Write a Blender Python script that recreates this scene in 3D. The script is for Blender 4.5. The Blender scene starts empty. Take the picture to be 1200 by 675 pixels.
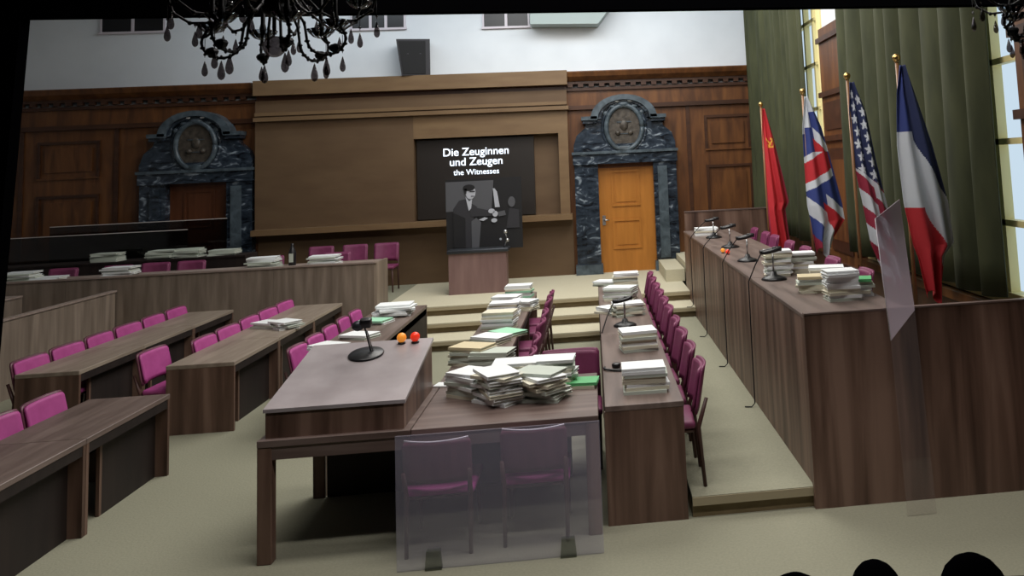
import bpy, bmesh, math, random
from mathutils import Vector, Matrix
random.seed(7)
C = bpy.context.scene.collection
PI = math.pi
sc = bpy.context.scene

# ------------------------------------------------------------------ materials
def mat(name, col, rough=.6, metal=0., spec=.5, emit=None, es=0., alpha=None):
    m = bpy.data.materials.new(name); m.use_nodes = True
    b = m.node_tree.nodes['Principled BSDF']
    b.inputs['Base Color'].default_value = (*col, 1)
    b.inputs['Roughness'].default_value = rough
    b.inputs['Metallic'].default_value = metal
    b.inputs['Specular IOR Level'].default_value = spec
    if emit:
        b.inputs['Emission Color'].default_value = (*emit, 1)
        b.inputs['Emission Strength'].default_value = es
    return m

def noisy(name, stops, scale=(1, 1, 1), nscale=5., detail=4., rough=.6, dist=0., spec=.4, bump=0., ramp=(.3, .7), coord='Object'):
    """procedural noise mapped through a colour ramp"""
    m = mat(name, stops[0], rough, spec=spec); nt = m.node_tree; N = nt.nodes; L = nt.links
    b = N['Principled BSDF']
    tc = N.new('ShaderNodeTexCoord'); mp = N.new('ShaderNodeMapping'); mp.inputs['Scale'].default_value = scale
    no = N.new('ShaderNodeTexNoise'); no.inputs['Scale'].default_value = nscale
    no.inputs['Detail'].default_value = detail; no.inputs['Distortion'].default_value = dist
    cr = N.new('ShaderNodeValToRGB'); e = cr.color_ramp.elements
    e[0].position = ramp[0]; e[1].position = ramp[1]
    e[0].color = (*stops[0], 1); e[1].color = (*stops[-1], 1)
    for i, s in enumerate(stops[1:-1]):
        k = e.new(ramp[0] + (ramp[1]-ramp[0])*(i+1)/(len(stops)-1)); k.color = (*s, 1)
    L.new(tc.outputs[coord], mp.inputs[0]); L.new(mp.outputs[0], no.inputs['Vector'])
    L.new(no.outputs['Fac'], cr.inputs[0]); L.new(cr.outputs[0], b.inputs['Base Color'])
    if bump:
        bu = N.new('ShaderNodeBump'); bu.inputs['Strength'].default_value = bump; bu.inputs['Distance'].default_value = .01
        L.new(no.outputs['Fac'], bu.inputs['Height']); L.new(bu.outputs[0], b.inputs['Normal'])
    return m

WAL = [(.05, .026, .018), (.125, .072, .052), (.21, .13, .098)]
wal_v = noisy('walnut_upright_grain', WAL, (5, 5, .35), 1.3, 6, .45, .4, ramp=(.33, .66))
wal_y = noisy('walnut_long_grain', [(.10, .07, .06), (.15, .11, .095), (.20, .15, .13)], (9, .8, 9), 1.3, 5, .38, .4)
wal_x = noisy('walnut_cross_grain', [(.09, .06, .05), (.13, .09, .078), (.17, .125, .11)], (.8, 9, 9), 1.3, 5, .42, .4)
wal_shade = noisy('shaded_walnut', [(.010, .006, .006), (.022, .014, .012)], (9, 9, .7), 1.3, 4, .6)  # walnut darkened so the colour carries the shade under and behind desks
oak_v = noisy('pale_oak_upright_grain', [(.15, .115, .09), (.21, .165, .13), (.29, .23, .185)], (8, 8, .7), 1.2, 4, .5, .3)
oak_rim = noisy('pale_oak_rim', [(.25, .19, .16), (.34, .27, .24)], (1, 6, 6), 2, 3, .45)
slate_top = noisy('lectern_grey_laminate', [(.27, .235, .24), (.36, .32, .33)], (2, 2, 2), 2, 3, .28)
mahog = noisy('mahogany', [(.07, .026, .009), (.12, .045, .014), (.17, .068, .02)], (5, 5, .8), 1.5, 4, .42, .5)
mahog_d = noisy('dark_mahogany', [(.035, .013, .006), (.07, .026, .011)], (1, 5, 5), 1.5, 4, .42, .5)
board_w = noisy('brown_veneer', [(.105, .062, .032), (.13, .08, .042)], (1, 5, 3), 1.5, 3, .55)
board_l = noisy('light_brown_veneer', [(.15, .09, .045), (.19, .12, .06)], (1, 5, 5), 1.5, 3, .5)
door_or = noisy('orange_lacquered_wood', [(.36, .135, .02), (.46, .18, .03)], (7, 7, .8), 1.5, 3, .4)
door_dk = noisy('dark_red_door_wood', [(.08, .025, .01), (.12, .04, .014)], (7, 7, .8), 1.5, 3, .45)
marble = noisy('dark_blue_veined_marble', [(.006, .008, .012), (.018, .026, .038), (.035, .048, .068), (.28, .33, .38)], (1, 1, 2.2), 3.2, 9, .22, 1.6, ramp=(.35, .72), bump=.5)
marble_l = noisy('blue_grey_marble', [(.03, .042, .052), (.10, .13, .155)], (1, 1, 1), 5, 6, .3, 1.)
bronze = noisy('dark_bronze_relief', [(.03, .025, .02), (.09, .075, .06)], (1, 1, 1), 14, 6, .4, bump=.8)
plaster = noisy('white_plaster', [(.68, .72, .76), (.74, .78, .82)], (1, 1, 1), 1.5, 3, .8)
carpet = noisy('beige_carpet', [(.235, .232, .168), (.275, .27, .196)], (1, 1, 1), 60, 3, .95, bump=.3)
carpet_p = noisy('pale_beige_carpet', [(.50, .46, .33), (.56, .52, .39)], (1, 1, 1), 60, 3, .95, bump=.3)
riser = noisy('brown_riser', [(.15, .11, .055), (.19, .14, .075)], (1, 1, 1), 8, 3, .7)
tread_edge = mat('beige_nosing', (.34, .29, .19), .7)
curt = noisy('green_velvet', [(.030, .036, .015), (.058, .064, .028)], (1, 1, .3), 5, 4, .85)
pink = noisy('magenta_upholstery', [(.36, .055, .22), (.44, .075, .28)], (1, 1, 1), 9, 3, .55)
pinkr = noisy('plum_upholstery', [(.17, .032, .085), (.22, .045, .12)], (1, 1, 1), 9, 3, .5)
plum = noisy('plum_stained_shell', [(.10, .03, .05), (.15, .05, .075)], (8, 8, 1), 2, 3, .4)
legw = noisy('dark_chair_wood', [(.05, .02, .018), (.09, .04, .032)], (8, 8, 1), 2, 3, .45)
chrome_edge = mat('pale_edge_strip', (.6, .55, .6), .3)
paper_w = mat('white_paper', (.80, .83, .84), .7)
paper_c = mat('cream_paper', (.66, .63, .50), .7)
paper_t = mat('tan_folder_card', (.62, .53, .34), .7)
paper_g = mat('grey_green_paper', (.52, .57, .50), .7)
paper_gr = mat('green_folder_card', (.10, .42, .16), .6)
paper_pg = mat('pale_green_card', (.35, .68, .47), .6)
pages = noisy('page_edges', [(.42, .41, .35), (.68, .67, .60)], (1, 1, 60), 3, 2, .8)
blk = mat('black_plastic', (.008, .008, .01), .35)
blk2 = mat('black_matte', (.006, .006, .007), .8)
dgrey = mat('dark_grey_metal', (.05, .055, .065), .4, .6)
steel = mat('brushed_steel', (.55, .55, .56), .3, 1.)
brass = mat('brass', (.65, .42, .15), .3, 1.)
screen_m = mat('screen_black', (.012, .008, .006), .5)
text_m = mat('white_screen_letters', (.8, .85, .9), .5, emit=(.75, .85, 1.), es=.9)
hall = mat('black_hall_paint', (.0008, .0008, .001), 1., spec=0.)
frame_w = mat('cream_window_frame', (.90, .78, .38), .5)
iron = mat('black_wrought_iron', (.004, .0035, .003), .5)
redl = mat('red_lamp_glass', (.75, .03, .01), .3, emit=(1, .05, .02), es=.35)
orl = mat('orange_lamp_glass', (.85, .30, .03), .3, emit=(1, .35, .05), es=.35)

def glass(name, col=(1, 1, 1), haze=.1, hazecol=(.7, .7, .75), gloss=.08):
    m = bpy.data.materials.new(name); m.use_nodes = True; nt = m.node_tree; N = nt.nodes; L = nt.links
    N.clear(); o = N.new('ShaderNodeOutputMaterial')
    t = N.new('ShaderNodeBsdfTransparent'); t.inputs[0].default_value = (*col, 1)
    d = N.new('ShaderNodeBsdfDiffuse'); d.inputs[0].default_value = (*hazecol, 1)
    g = N.new('ShaderNodeBsdfGlossy'); g.inputs['Roughness'].default_value = .05
    m1 = N.new('ShaderNodeMixShader'); m1.inputs[0].default_value = haze
    m2 = N.new('ShaderNodeMixShader'); m2.inputs[0].default_value = gloss
    L.new(t.outputs[0], m1.inputs[1]); L.new(d.outputs[0], m1.inputs[2])
    L.new(m1.outputs[0], m2.inputs[1]); L.new(g.outputs[0], m2.inputs[2]); L.new(m2.outputs[0], o.inputs[0])
    return m
g_haze = glass('hazy_screen_glass', (.95, .95, 1.), .17, (.62, .60, .72), .04)
g_haze2 = glass('frosted_edge_glass', (.95, .92, .97), .42, (.75, .66, .72), .05)
g_dark = glass('smoked_glass', (.38, .34, .33), .02, (.1, .1, .1), .03)
g_pane = glass('bright_window_glass', (1, 1, 1), 0, (1, 1, 1), .1)
g_drop = glass('smoky_crystal', (.30, .27, .27), .0, (.1, .1, .1), .12)

g_bowl = (glass('clear_crystal', (.7, .72, .75), .03, (.6, .6, .6), .12), mat('dark_crystal_rib', (.01, .01, .01), .2))

def emit_m(name, col, s):
    m = bpy.data.materials.new(name); m.use_nodes = True; nt = m.node_tree; N = nt.nodes; N.clear()
    o = N.new('ShaderNodeOutputMaterial'); e = N.new('ShaderNodeEmission')
    e.inputs[0].default_value = (*col, 1); e.inputs[1].default_value = s; nt.links.new(e.outputs[0], o.inputs[0]); return m
sky_m = emit_m('daylight_pane', (.50, .62, .72), 1.0)

# ------------------------------------------------------------------ mesh helper
class MB:
    def __init__(s): s.v = []; s.f = []; s.m = []; s.sm = []; s.mats = []
    def mi(s, m):
        if m not in s.mats: s.mats.append(m)
        return s.mats.index(m)
    def add(s, vs, fs, m, smooth=False, M=None):
        k = len(s.v)
        for p in vs:
            p = Vector(p); s.v.append(M @ p if M else p)
        i = s.mi(m)
        for f in fs: s.f.append([a+k for a in f]); s.m.append(i); s.sm.append(smooth)
        return s
    def box(s, x0, x1, y0, y1, z0, z1, m, M=None):
        vs = [(x, y, z) for x in (x0, x1) for y in (y0, y1) for z in (z0, z1)]
        return s.add(vs, [(0,1,3,2),(4,6,7,5),(0,4,5,1),(2,3,7,6),(0,2,6,4),(1,5,7,3)], m, M=M)
    def rbox(s, x0, x1, y0, y1, z0, z1, m, r=.01, seg=2, M=None, smooth=True):
        bm = bmesh.new(); bmesh.ops.create_cube(bm, size=1)
        for v in bm.verts: v.co = Vector(((x0+x1)/2+v.co.x*(x1-x0), (y0+y1)/2+v.co.y*(y1-y0), (z0+z1)/2+v.co.z*(z1-z0)))
        bmesh.ops.bevel(bm, geom=bm.edges[:], offset=r, segments=seg, profile=.5, affect='EDGES')
        bm.verts.index_update()
        s.add([v.co.copy() for v in bm.verts], [[v.index for v in f.verts] for f in bm.faces], m, smooth, M); bm.free(); return s
    def prism(s, pts, axis, a, b, m, M=None, smooth=False):
        """polygon pts (2D) extruded along axis from a to b"""
        def P(u, w, t): return {'x': (t, u, w), 'y': (u, t, w), 'z': (u, w, t)}[axis]
        n = len(pts)
        vs = [P(u, w, a) for u, w in pts]+[P(u, w, b) for u, w in pts]
        fs = [list(range(n))[::-1], list(range(n, 2*n))]+[(i, (i+1) % n, (i+1) % n+n, i+n) for i in range(n)]
        return s.add(vs, fs, m, smooth, M)
    def tube(s, pts, r, m, n=8, M=None, rs=None):
        pts = [Vector(p) for p in pts]; vs = []; fs = []
        up = None
        for i, p in enumerate(pts):
            t = (pts[min(i+1, len(pts)-1)]-pts[max(i-1, 0)]).normalized()
            if up is None: up = t.orthogonal().normalized()
            up = (up-t*up.dot(t)).normalized() if (up-t*up.dot(t)).length > 1e-4 else t.orthogonal().normalized()
            w = t.cross(up); rr = rs[i] if rs else r
            for k in range(n): a = 2*PI*k/n; vs.append(p+up*math.cos(a)*rr+w*math.sin(a)*rr)
        for i in range(len(pts)-1):
            for k in range(n): fs.append((i*n+k, i*n+(k+1) % n, (i+1)*n+(k+1) % n, (i+1)*n+k))
        fs.append(list(range(n))[::-1]); fs.append([(len(pts)-1)*n+k for k in range(n)])
        return s.add(vs, fs, m, True, M)
    def lathe(s, prof, m, n=20, M=None, smooth=True):
        """prof: (r, z) list"""
        vs = []; fs = []
        if isinstance(m, tuple):
            i0 = len(s.m); s.lathe(prof, m[0], n, M, smooth); b = s.mi(m[1])
            for q in range((len(prof)-1)*n):
                if q % 2: s.m[i0+q] = b
            return s
        for r, z in prof:
            for k in range(n): a = 2*PI*k/n; vs.append((max(r, 1e-4)*math.cos(a), max(r, 1e-4)*math.sin(a), z))
        for i in range(len(prof)-1):
            for k in range(n): fs.append((i*n+k, i*n+(k+1) % n, (i+1)*n+(k+1) % n, (i+1)*n+k))
        fs.append(list(range(n))[::-1]); fs.append([(len(prof)-1)*n+k for k in range(n)])
        return s.add(vs, fs, m, smooth, M)
    def ball(s, c, r, m, n=14, sc_=(1, 1, 1)):
        prof = [(r*math.sin(PI*i/10), -r*math.cos(PI*i/10)) for i in range(11)]
        return s.lathe(prof, m, n, Matrix.Translation(c) @ Matrix.Diagonal((*sc_, 1)))
    def grid(s, fn, nu, nv, m, smooth=True, mfn=None, closed=False):
        vs = [fn(i/nu, j/nv) for j in range(nv+1) for i in range(nu+1)]
        k = len(s.v)
        for p in vs: s.v.append(Vector(p))
        for j in range(nv):
            for i in range(nu):
                a = j*(nu+1)+i
                s.f.append([k+a, k+a+1, k+a+nu+2, k+a+nu+1])
                s.m.append(s.mi(mfn((i+.5)/nu, (j+.5)/nv) if mfn else m)); s.sm.append(smooth)
        return s
    def mesh(s, name):
        me = bpy.data.meshes.new(name); me.from_pydata([tuple(v) for v in s.v], [], s.f)
        for m in s.mats: me.materials.append(m)
        me.polygons.foreach_set('material_index', s.m); me.polygons.foreach_set('use_smooth', s.sm)
        me.update()
        bm = bmesh.new(); bm.from_mesh(me); bmesh.ops.recalc_face_normals(bm, faces=bm.faces[:]); bm.to_mesh(me); bm.free()
        return me
    def build(s, name, parent=None, loc=None, rotz=0):
        o = bpy.data.objects.new(name, s.mesh(name)); C.objects.link(o)
        if parent: o.parent = parent
        if loc is not None: o.location = loc
        if rotz: o.rotation_euler = (0, 0, rotz)
        return o

def tag(o, label=None, cat=None, group=None, kind=None):
    if label: o['label'] = label
    if cat: o['category'] = cat
    if group: o['group'] = group
    if kind: o['kind'] = kind
    return o
def thing(name, label, cat, loc=(0, 0, 0), rotz=0, group=None):
    o = bpy.data.objects.new(name, None); C.objects.link(o); o.empty_display_size = .1
    o.location = loc; o.rotation_euler = (0, 0, rotz); return tag(o, label, cat, group)
def struct(name, mb, kind='structure'):
    o = mb.build(name); o['kind'] = kind; return o
def dup(root, loc, rotz, label, group=None, scale=None):
    def cp(o, par):
        c = o.copy(); C.objects.link(c)
        if par: c.parent = par
        for ch in o.children: cp(ch, c)
        return c
    r = cp(root, None); r.location = loc; r.rotation_euler = (0, 0, rotz); r['label'] = label
    if group: r['group'] = group
    if scale: r.scale = scale
    return r

# ------------------------------------------------------------------ camera
# principal point off centre (shift lens): the picture was taken from low down and to the side
Rr = [[0.993934, -0.099471, -0.046916], [-0.036454, 0.1045, -0.993857], [0.103763, 0.989538, 0.100239]]
cam = bpy.data.cameras.new('camera'); co = bpy.data.objects.new('camera', cam); C.objects.link(co)
M3 = Matrix(((Rr[0][0], -Rr[1][0], -Rr[2][0]), (Rr[0][1], -Rr[1][1], -Rr[2][1]), (Rr[0][2], -Rr[1][2], -Rr[2][2])))
co.matrix_world = Matrix.Translation((0, 0, 2.4)) @ M3.to_4x4()
cam.sensor_fit = 'HORIZONTAL'; cam.sensor_width = 36; cam.lens = 30.0
cam.shift_x = (600-793.76)/1200; cam.shift_y = (90.35-337.5)/1200
cam.clip_start = .05; cam.clip_end = 100
sc.camera = co

# ------------------------------------------------------------------ room shell
struct('floor', MB().box(-12, 3.5, 4.75, 16.8, -.2, 0, carpet))
struct('ceiling', MB().box(-12, 3.5, 4.75, 16.8, 6.2, 6.35, plaster))
struct('wall_left', MB().box(-12.2, -12, 4.75, 16.8, -.2, 6.35, plaster))
wb = MB()
wb.box(-12, 3.5, 16.5, 16.8, 0, 6.2, plaster)
struct('wall_back', wb)
# right wall: timber up to 4.2 m, plaster above
wr = MB()
def wr_seg(y0, y1, z0=0, z1=6.2):
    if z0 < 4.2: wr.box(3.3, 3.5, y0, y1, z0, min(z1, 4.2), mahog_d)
    if z1 > 4.2: wr.box(3.3, 3.5, y0, y1, max(z0, 4.2), z1, plaster)
wr_seg(15.6, 16.5); wr_seg(10.2, 11.65); wr_seg(4.75, 5.2)
for y0, y1 in ((11.65, 15.6), (5.2, 10.2)):
    wr_seg(y0, y1, 0, 1.15); wr_seg(y0, y1, 5.7, 6.2)
struct('wall_right', wr)

def window_right(n, y0, y1, st_=.08):
    w = tag(bpy.data.objects.new('window_%d' % n, None), kind='structure'); C.objects.link(w)
    w.location = (3.3, y0, 1.15)
    H = 5.7-1.15; W_ = y1-y0
    f = MB()
    f.box(-.02, .1, 0, st_, 0, H, frame_w); f.box(-.02, .1, W_-.08, W_, 0, H, frame_w)
    f.box(-.02, .1, .08, W_-.08, 0, .1, frame_w); f.box(-.02, .1, .08, W_-.08, H-.1, H, frame_w)
    nx = max(2, round(W_/.5))
    for i in range(1, nx):
        y = W_*i/nx; f.box(0, .08, y-.035, y+.035, .1, H-.1, frame_w)
    for j in range(1, 7):
        z = H*j/7; f.box(0, .08, .08, W_-.08, z-.025, z+.025, frame_w)
    f.build('frame', w)
    MB().box(.1, .12, .05, W_-.05, .05, H-.05, sky_m).build('pane', w)
window_right(1, 11.65, 15.6, .22); window_right(2, 5.2, 10.2)

# carved timber piers between the windows, with moulded caps
def pier(name, y0, y1, x0, z1=4.15):
    p = MB(); p.box(x0, 3.3, y0, y1, 0, z1, mahog)
    for z in (.95, 2.6, 3.2, 3.95):
        p.box(x0-.04, 3.3, y0-.03, y1+.03, z, z+.07, mahog_d)
    p.box(x0-.015, x0, y0+.12, y1-.12, 1.15, 2.5, mahog_d); p.box(x0-.02, x0, y0+.22, y1-.22, 1.3, 2.35, mahog)
    p.box(x0-.015, x0, y0+.12, y1-.12, 2.75, 3.12, mahog_d)
    o = struct(name, p)
pier('trim_1', 10.35, 11.5, 3.2)
pier('trim_2', 5.15, 5.9, 3.1, 4.6)
struct('trim_3', MB().box(3.22, 3.3, 5.9, 10.35, 0, 1.1, mahog_d).box(3.2, 3.3, 5.9, 10.35, 1.06, 1.14, mahog).box(3.22, 3.3, 11.5, 16.3, 0, 1.1, mahog_d).box(3.2, 3.3, 11.5, 16.3, 1.06, 1.14, mahog))

# back wall timber panelling
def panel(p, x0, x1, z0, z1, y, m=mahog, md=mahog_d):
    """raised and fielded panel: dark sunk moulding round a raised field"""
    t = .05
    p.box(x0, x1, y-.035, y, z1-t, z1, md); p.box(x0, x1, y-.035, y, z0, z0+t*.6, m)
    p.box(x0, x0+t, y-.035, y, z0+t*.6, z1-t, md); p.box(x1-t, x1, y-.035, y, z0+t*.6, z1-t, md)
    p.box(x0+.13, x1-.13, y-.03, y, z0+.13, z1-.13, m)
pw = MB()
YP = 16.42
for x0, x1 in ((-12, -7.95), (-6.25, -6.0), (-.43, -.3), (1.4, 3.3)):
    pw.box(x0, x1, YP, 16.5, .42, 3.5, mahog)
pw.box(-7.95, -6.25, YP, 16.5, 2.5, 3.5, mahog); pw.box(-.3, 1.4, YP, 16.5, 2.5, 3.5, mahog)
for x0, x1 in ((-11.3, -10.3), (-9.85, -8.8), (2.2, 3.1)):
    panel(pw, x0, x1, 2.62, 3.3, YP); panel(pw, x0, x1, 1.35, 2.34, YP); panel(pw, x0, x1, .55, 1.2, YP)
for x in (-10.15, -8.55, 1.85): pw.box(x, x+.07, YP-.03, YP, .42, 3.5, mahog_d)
struct('wall_back_panelling', pw)
# entablature: architrave, frieze, dentils, cornice
def ent(name, x0, x1):
    e = MB()
    e.box(x0, x1, 16.34, 16.5, 3.5, 3.58, mahog_d); e.box(x0, x1, 16.38, 16.5, 3.58, 3.86, mahog)
    e.box(x0, x1, 16.33, 16.5, 3.86, 3.92, mahog_d)
    n = int((x1-x0)/.2)
    for i in range(n):
        x = x0+.2*i+.05; e.box(x, x+.1, 16.30, 16.36, 3.93, 3.99, mahog_d)
    e.box(x0, x1, 16.3, 16.5, 3.99, 4.04, mahog_d)
    e.prism([(16.5, 4.04), (16.28, 4.04), (16.18, 4.12), (16.14, 4.2), (16.14, 4.22), (16.5, 4.22)], 'x', x0, x1, mahog)
    struct(name, e)
ent('trim_4', -12, -6.1); ent('trim_5', -.45, 3.3)

# central projecting brown board with cornice, alcove and ledge
bd = MB()
BX0, BX1 = -6.05, -.42
bd.box(BX0, -3.25, 16.2, 16.5, 1.56, 3.5, board_w)
bd.box(-3.25, BX1, 16.2, 16.5, 3.07, 3.5, board_l)
bd.box(-3.25, -.52, 16.44, 16.5, 1.56, 3.07, board_w)
bd.box(-.6, BX1, 16.2, 16.5, 1.56, 3.07, board_l)
bd.box(BX0, BX1+.03, 16.1, 16.5, 3.5, 3.57, board_l)
bd.box(BX0, BX1, 16.2, 16.5, 3.57, 3.88, board_w)
bd.box(BX0, BX1, 16.16, 16.2, 3.60, 3.66, board_l)
bd.box(BX0, BX1, 16.25, 16.5, 3.88, 3.97, mahog_d)
bd.box(BX0, BX1+.02, 16.08, 16.5, 3.97, 4.24, board_l)
bd.box(BX0, -.38, 16.0, 16.5, 1.46, 1.56, board_l)
bd.box(BX0, -.38, 16.36, 16.5, .42, 1.46, board_w)
struct('wall_back_feature', bd)

# platform and steps
st = MB()
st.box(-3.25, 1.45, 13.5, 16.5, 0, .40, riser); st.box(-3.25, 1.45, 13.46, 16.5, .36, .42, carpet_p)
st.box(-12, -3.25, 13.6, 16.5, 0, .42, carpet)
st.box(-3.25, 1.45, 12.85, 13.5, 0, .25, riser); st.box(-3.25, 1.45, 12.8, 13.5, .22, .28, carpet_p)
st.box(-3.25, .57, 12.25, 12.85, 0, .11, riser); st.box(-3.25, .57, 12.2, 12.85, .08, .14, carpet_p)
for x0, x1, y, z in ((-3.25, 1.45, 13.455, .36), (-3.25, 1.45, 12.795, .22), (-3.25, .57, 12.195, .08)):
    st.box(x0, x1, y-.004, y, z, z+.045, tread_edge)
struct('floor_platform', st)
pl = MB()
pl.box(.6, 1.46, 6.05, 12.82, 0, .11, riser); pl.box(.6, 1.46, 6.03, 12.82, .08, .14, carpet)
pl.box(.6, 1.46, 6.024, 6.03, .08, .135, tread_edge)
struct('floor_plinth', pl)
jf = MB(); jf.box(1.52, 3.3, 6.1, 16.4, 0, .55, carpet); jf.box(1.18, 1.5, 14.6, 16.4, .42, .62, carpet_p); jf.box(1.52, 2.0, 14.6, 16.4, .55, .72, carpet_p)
struct('floor_dais', jf)

# hall shell: the dark auditorium with the opening the court is seen through
op = [(-2.907, 3.307), (3.42, 3.212), (3.42, -.02), (-3.07, .395)]   # x,z corners of the opening
def hallwall():
    h = MB()
    h.prism([(-12.2, -.4), (op[3][0], -.4), op[3], op[0], (op[0][0], 6.35), (-12.2, 6.35)], 'y', 4.67, 4.75, hall)
    h.prism([op[0], op[1], (3.6, 6.35), (op[0][0], 6.35)], 'y', 4.67, 4.75, hall)
    h.prism([(op[3][0], -.4), (3.6, -.4), op[2], op[3]], 'y', 4.67, 4.75, hall)
    h.box(3.6, 6, 4.67, 4.75, -.4, 6.35, hall)
    return h
struct('wall_front', hallwall())
struct('floor_hall', MB().box(-6, 6, -3, 4.67, -.5, -.35, hall).box(-6, 6, -3, 2.97, -.35, -.05, hall))
struct('ceiling_hall', MB().box(-6, 6, -3, 4.67, 4.6, 4.75, hall))
struct('wall_hall_left', MB().box(-6.2, -6, -3, 4.67, -.4, 4.75, hall))
struct('wall_hall_right', MB().box(6, 6.2, -3, 4.67, -.4, 4.75, hall))
struct('wall_hall_rear', MB().box(-6.2, 6.2, -3.2, -3, -.4, 4.75, hall))

# high windows in the white wall
def high_window(n, x0, x1, z0, bars):
    w = tag(bpy.data.objects.new('window_%d' % n, None), kind='structure'); C.objects.link(w); w.location = (x0, 16.5, z0)
    W_ = x1-x0
    f = MB()
    f.box(-.05, W_+.05, -.06, 0, -.04, 0, chrome_edge)
    f.box(-.03, 0, -.04, 0, 0, .7, chrome_edge); f.box(W_, W_+.03, -.04, 0, 0, .7, chrome_edge); f.box(-.03, W_+.03, -.04, 0, .7, .74, chrome_edge)
    for b in bars: f.box(W_*b-.025, W_*b+.025, -.035, 0, 0, .7, chrome_edge)
    f.build('frame', w)
    MB().box(0, W_, -.02, -.005, 0, .7, blk).build('pane', w)
high_window(3, -8.85, -7.78, 5.28, (.5,)); high_window(4, -4.4, -3.45, 5.21, (.35, .65)); high_window(5, -1.95, -1.12, 5.17, (.5,))
lb = MB(); lb.prism([(-1.05, 5.13), (.22, 5.1), (.5, 5.45), (.5, 5.9), (-1.05, 5.9)], 'y', 16.05, 16.5, mat('grey_green_duct_paint', (.30, .36, .35), .5))
tag(lb.build('ventilation_duct'), 'grey-green metal duct box high on the white wall', 'duct')

# ------------------------------------------------------------------ marble portals and doors
def portal(name, cx, label, n, dm, handle):
    t = thing(name, label, 'portal', (cx, 16.338, .42), 0, 'marble door surrounds')
    for s in (-1, 1):
        j = MB()
        a, b = sorted((s*.52, s*.96))
        j.box(a, b, -.12, .08, 0, 2.03, marble)
        j.box(a-.03, b+.03, -.17, .08, 0, .18, marble_l)
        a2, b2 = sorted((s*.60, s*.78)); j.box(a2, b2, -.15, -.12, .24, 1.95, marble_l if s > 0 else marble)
        j.build('jamb', t)
    l = MB()
    l.box(-.98, .98, -.16, .08, 2.03, 2.22, marble); l.box(-1.0, 1.0, -.2, .08, 2.22, 2.27, marble_l)
    l.box(-.96, .96, -.15, .08, 2.27, 2.40, marble)
    l.build('lintel', t)
    p = MB()
    p.prism([(-.96, 2.40), (.96, 2.40), (.90, 2.58), (.74, 2.72), (.70, 2.86), (-.70, 2.86), (-.74, 2.72), (-.90, 2.58)], 'y', -.12, .08, marble)
    arc = [(.52*math.cos(a), 2.86+.42*math.sin(a)) for a in [PI*i/16 for i in range(17)]]
    p.prism(arc, 'y', -.10, .08, marble)
    p.build('gable_block', t)
    c = MB()
    for s in (-1, 1):
        a, b = sorted((s*.50, s*.80)); c.box(a, b, -.24, .06, 2.86, 2.93, marble_l); c.box(a+.02, b-.02, -.2, .06, 2.80, 2.86, marble)
    N_ = 20
    for r0, r1, y, m in ((.50, .64, -.24, marble_l), (.44, .50, -.18, marble)):
        k = []; 
        vs = []; fs = []
        for i in range(N_+1):
            a = PI*i/N_
            for rr, yy in ((r0, y), (r1, y), (r1, .06), (r0, .06)):
                vs.append((rr*math.cos(a)*.98, yy, 2.88+rr*.70*math.sin(a)))
        for i in range(N_):
            for q in range(4): fs.append((i*4+q, i*4+(q+1) % 4, i*4+4+(q+1) % 4, i*4+4+q))
        fs += [(0, 1, 2, 3), (N_*4, N_*4+3, N_*4+2, N_*4+1)]
        c.add(vs, fs, m)
    c.build('arched_cornice', t)
    # oval cartouche with ring, keystone scroll, crown ornaments and a relief field
    k = MB(); n_ = 28
    ring = [(.34*math.cos(2*PI*i/n_), -.16, 2.70+.42*math.sin(2*PI*i/n_)) for i in range(n_+1)]
    k.tube(ring, .045, marble_l, 8)
    ring2 = [(.41*math.cos(2*PI*i/n_), -.13, 2.70+.48*math.sin(2*PI*i/n_)) for i in range(n_+1)]
    k.tube(ring2, .03, marble, 8)
    k.rbox(-.12, .12, -.2, -.1, 2.24, 2.36, marble_l, .03)
    k.ball((0, -.16, 3.14), .08, marble_l, sc_=(1.4, .7, .7))
    for s in (-1, 1):
        k.ball((s*.12, -.17, 3.2), .035, paper_w, sc_=(1.3, .6, .5)); k.ball((s*.2, -.16, 3.1), .045, marble_l, sc_=(1.5, .6, .7)); k.ball((s*.34, -.14, 2.98), .05, marble_l, sc_=(1, .6, 1))
    k.build('cartouche', t)
    f = MB()
    pr = [(.31*math.cos(2*PI*i/24), 2.70+.39*math.sin(2*PI*i/24)) for i in range(24)]
    f.prism(pr, 'y', -.13, -.05, bronze)
    f.ball((0, -.13, 2.74), .08, bronze, sc_=(1, .5, 1.3)); f.box(-.14, .14, -.15, -.12, 2.80, 2.815, marble_l); f.ball((-.12, -.13, 2.6), .05, bronze); f.ball((.12, -.13, 2.6), .05, bronze)
    f.box(-.1, .1, -.145, -.12, 2.58, 2.59, marble_l)
    f.build('relief', t)
    d = tag(bpy.data.objects.new('door_%d' % n, None), kind='structure'); C.objects.link(d); d.location = (cx, 16.4, .42)
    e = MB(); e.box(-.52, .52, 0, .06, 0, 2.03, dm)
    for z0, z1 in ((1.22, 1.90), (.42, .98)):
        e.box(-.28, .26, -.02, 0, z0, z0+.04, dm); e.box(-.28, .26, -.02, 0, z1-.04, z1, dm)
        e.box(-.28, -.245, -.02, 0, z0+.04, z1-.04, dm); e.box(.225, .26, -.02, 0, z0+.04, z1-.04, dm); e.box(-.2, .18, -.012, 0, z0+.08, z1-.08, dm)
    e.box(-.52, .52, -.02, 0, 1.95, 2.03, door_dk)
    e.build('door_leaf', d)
    h = MB(); h.tube([(-.44, -.01, .98), (-.44, -.06, .98), (-.34, -.06, .97)], .013, steel); h.box(-.47, -.41, -.012, 0, .88, 1.06, steel)
    h.build('door_handle', d)
portal('marble_portal', .64, 'dark blue marble portal with arched top around the orange door', 1, door_or, True)
portal('marble_portal', -7.07, 'dark marble portal with arched top around the shadowed door behind the dock', 2, door_dk, True)

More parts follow.
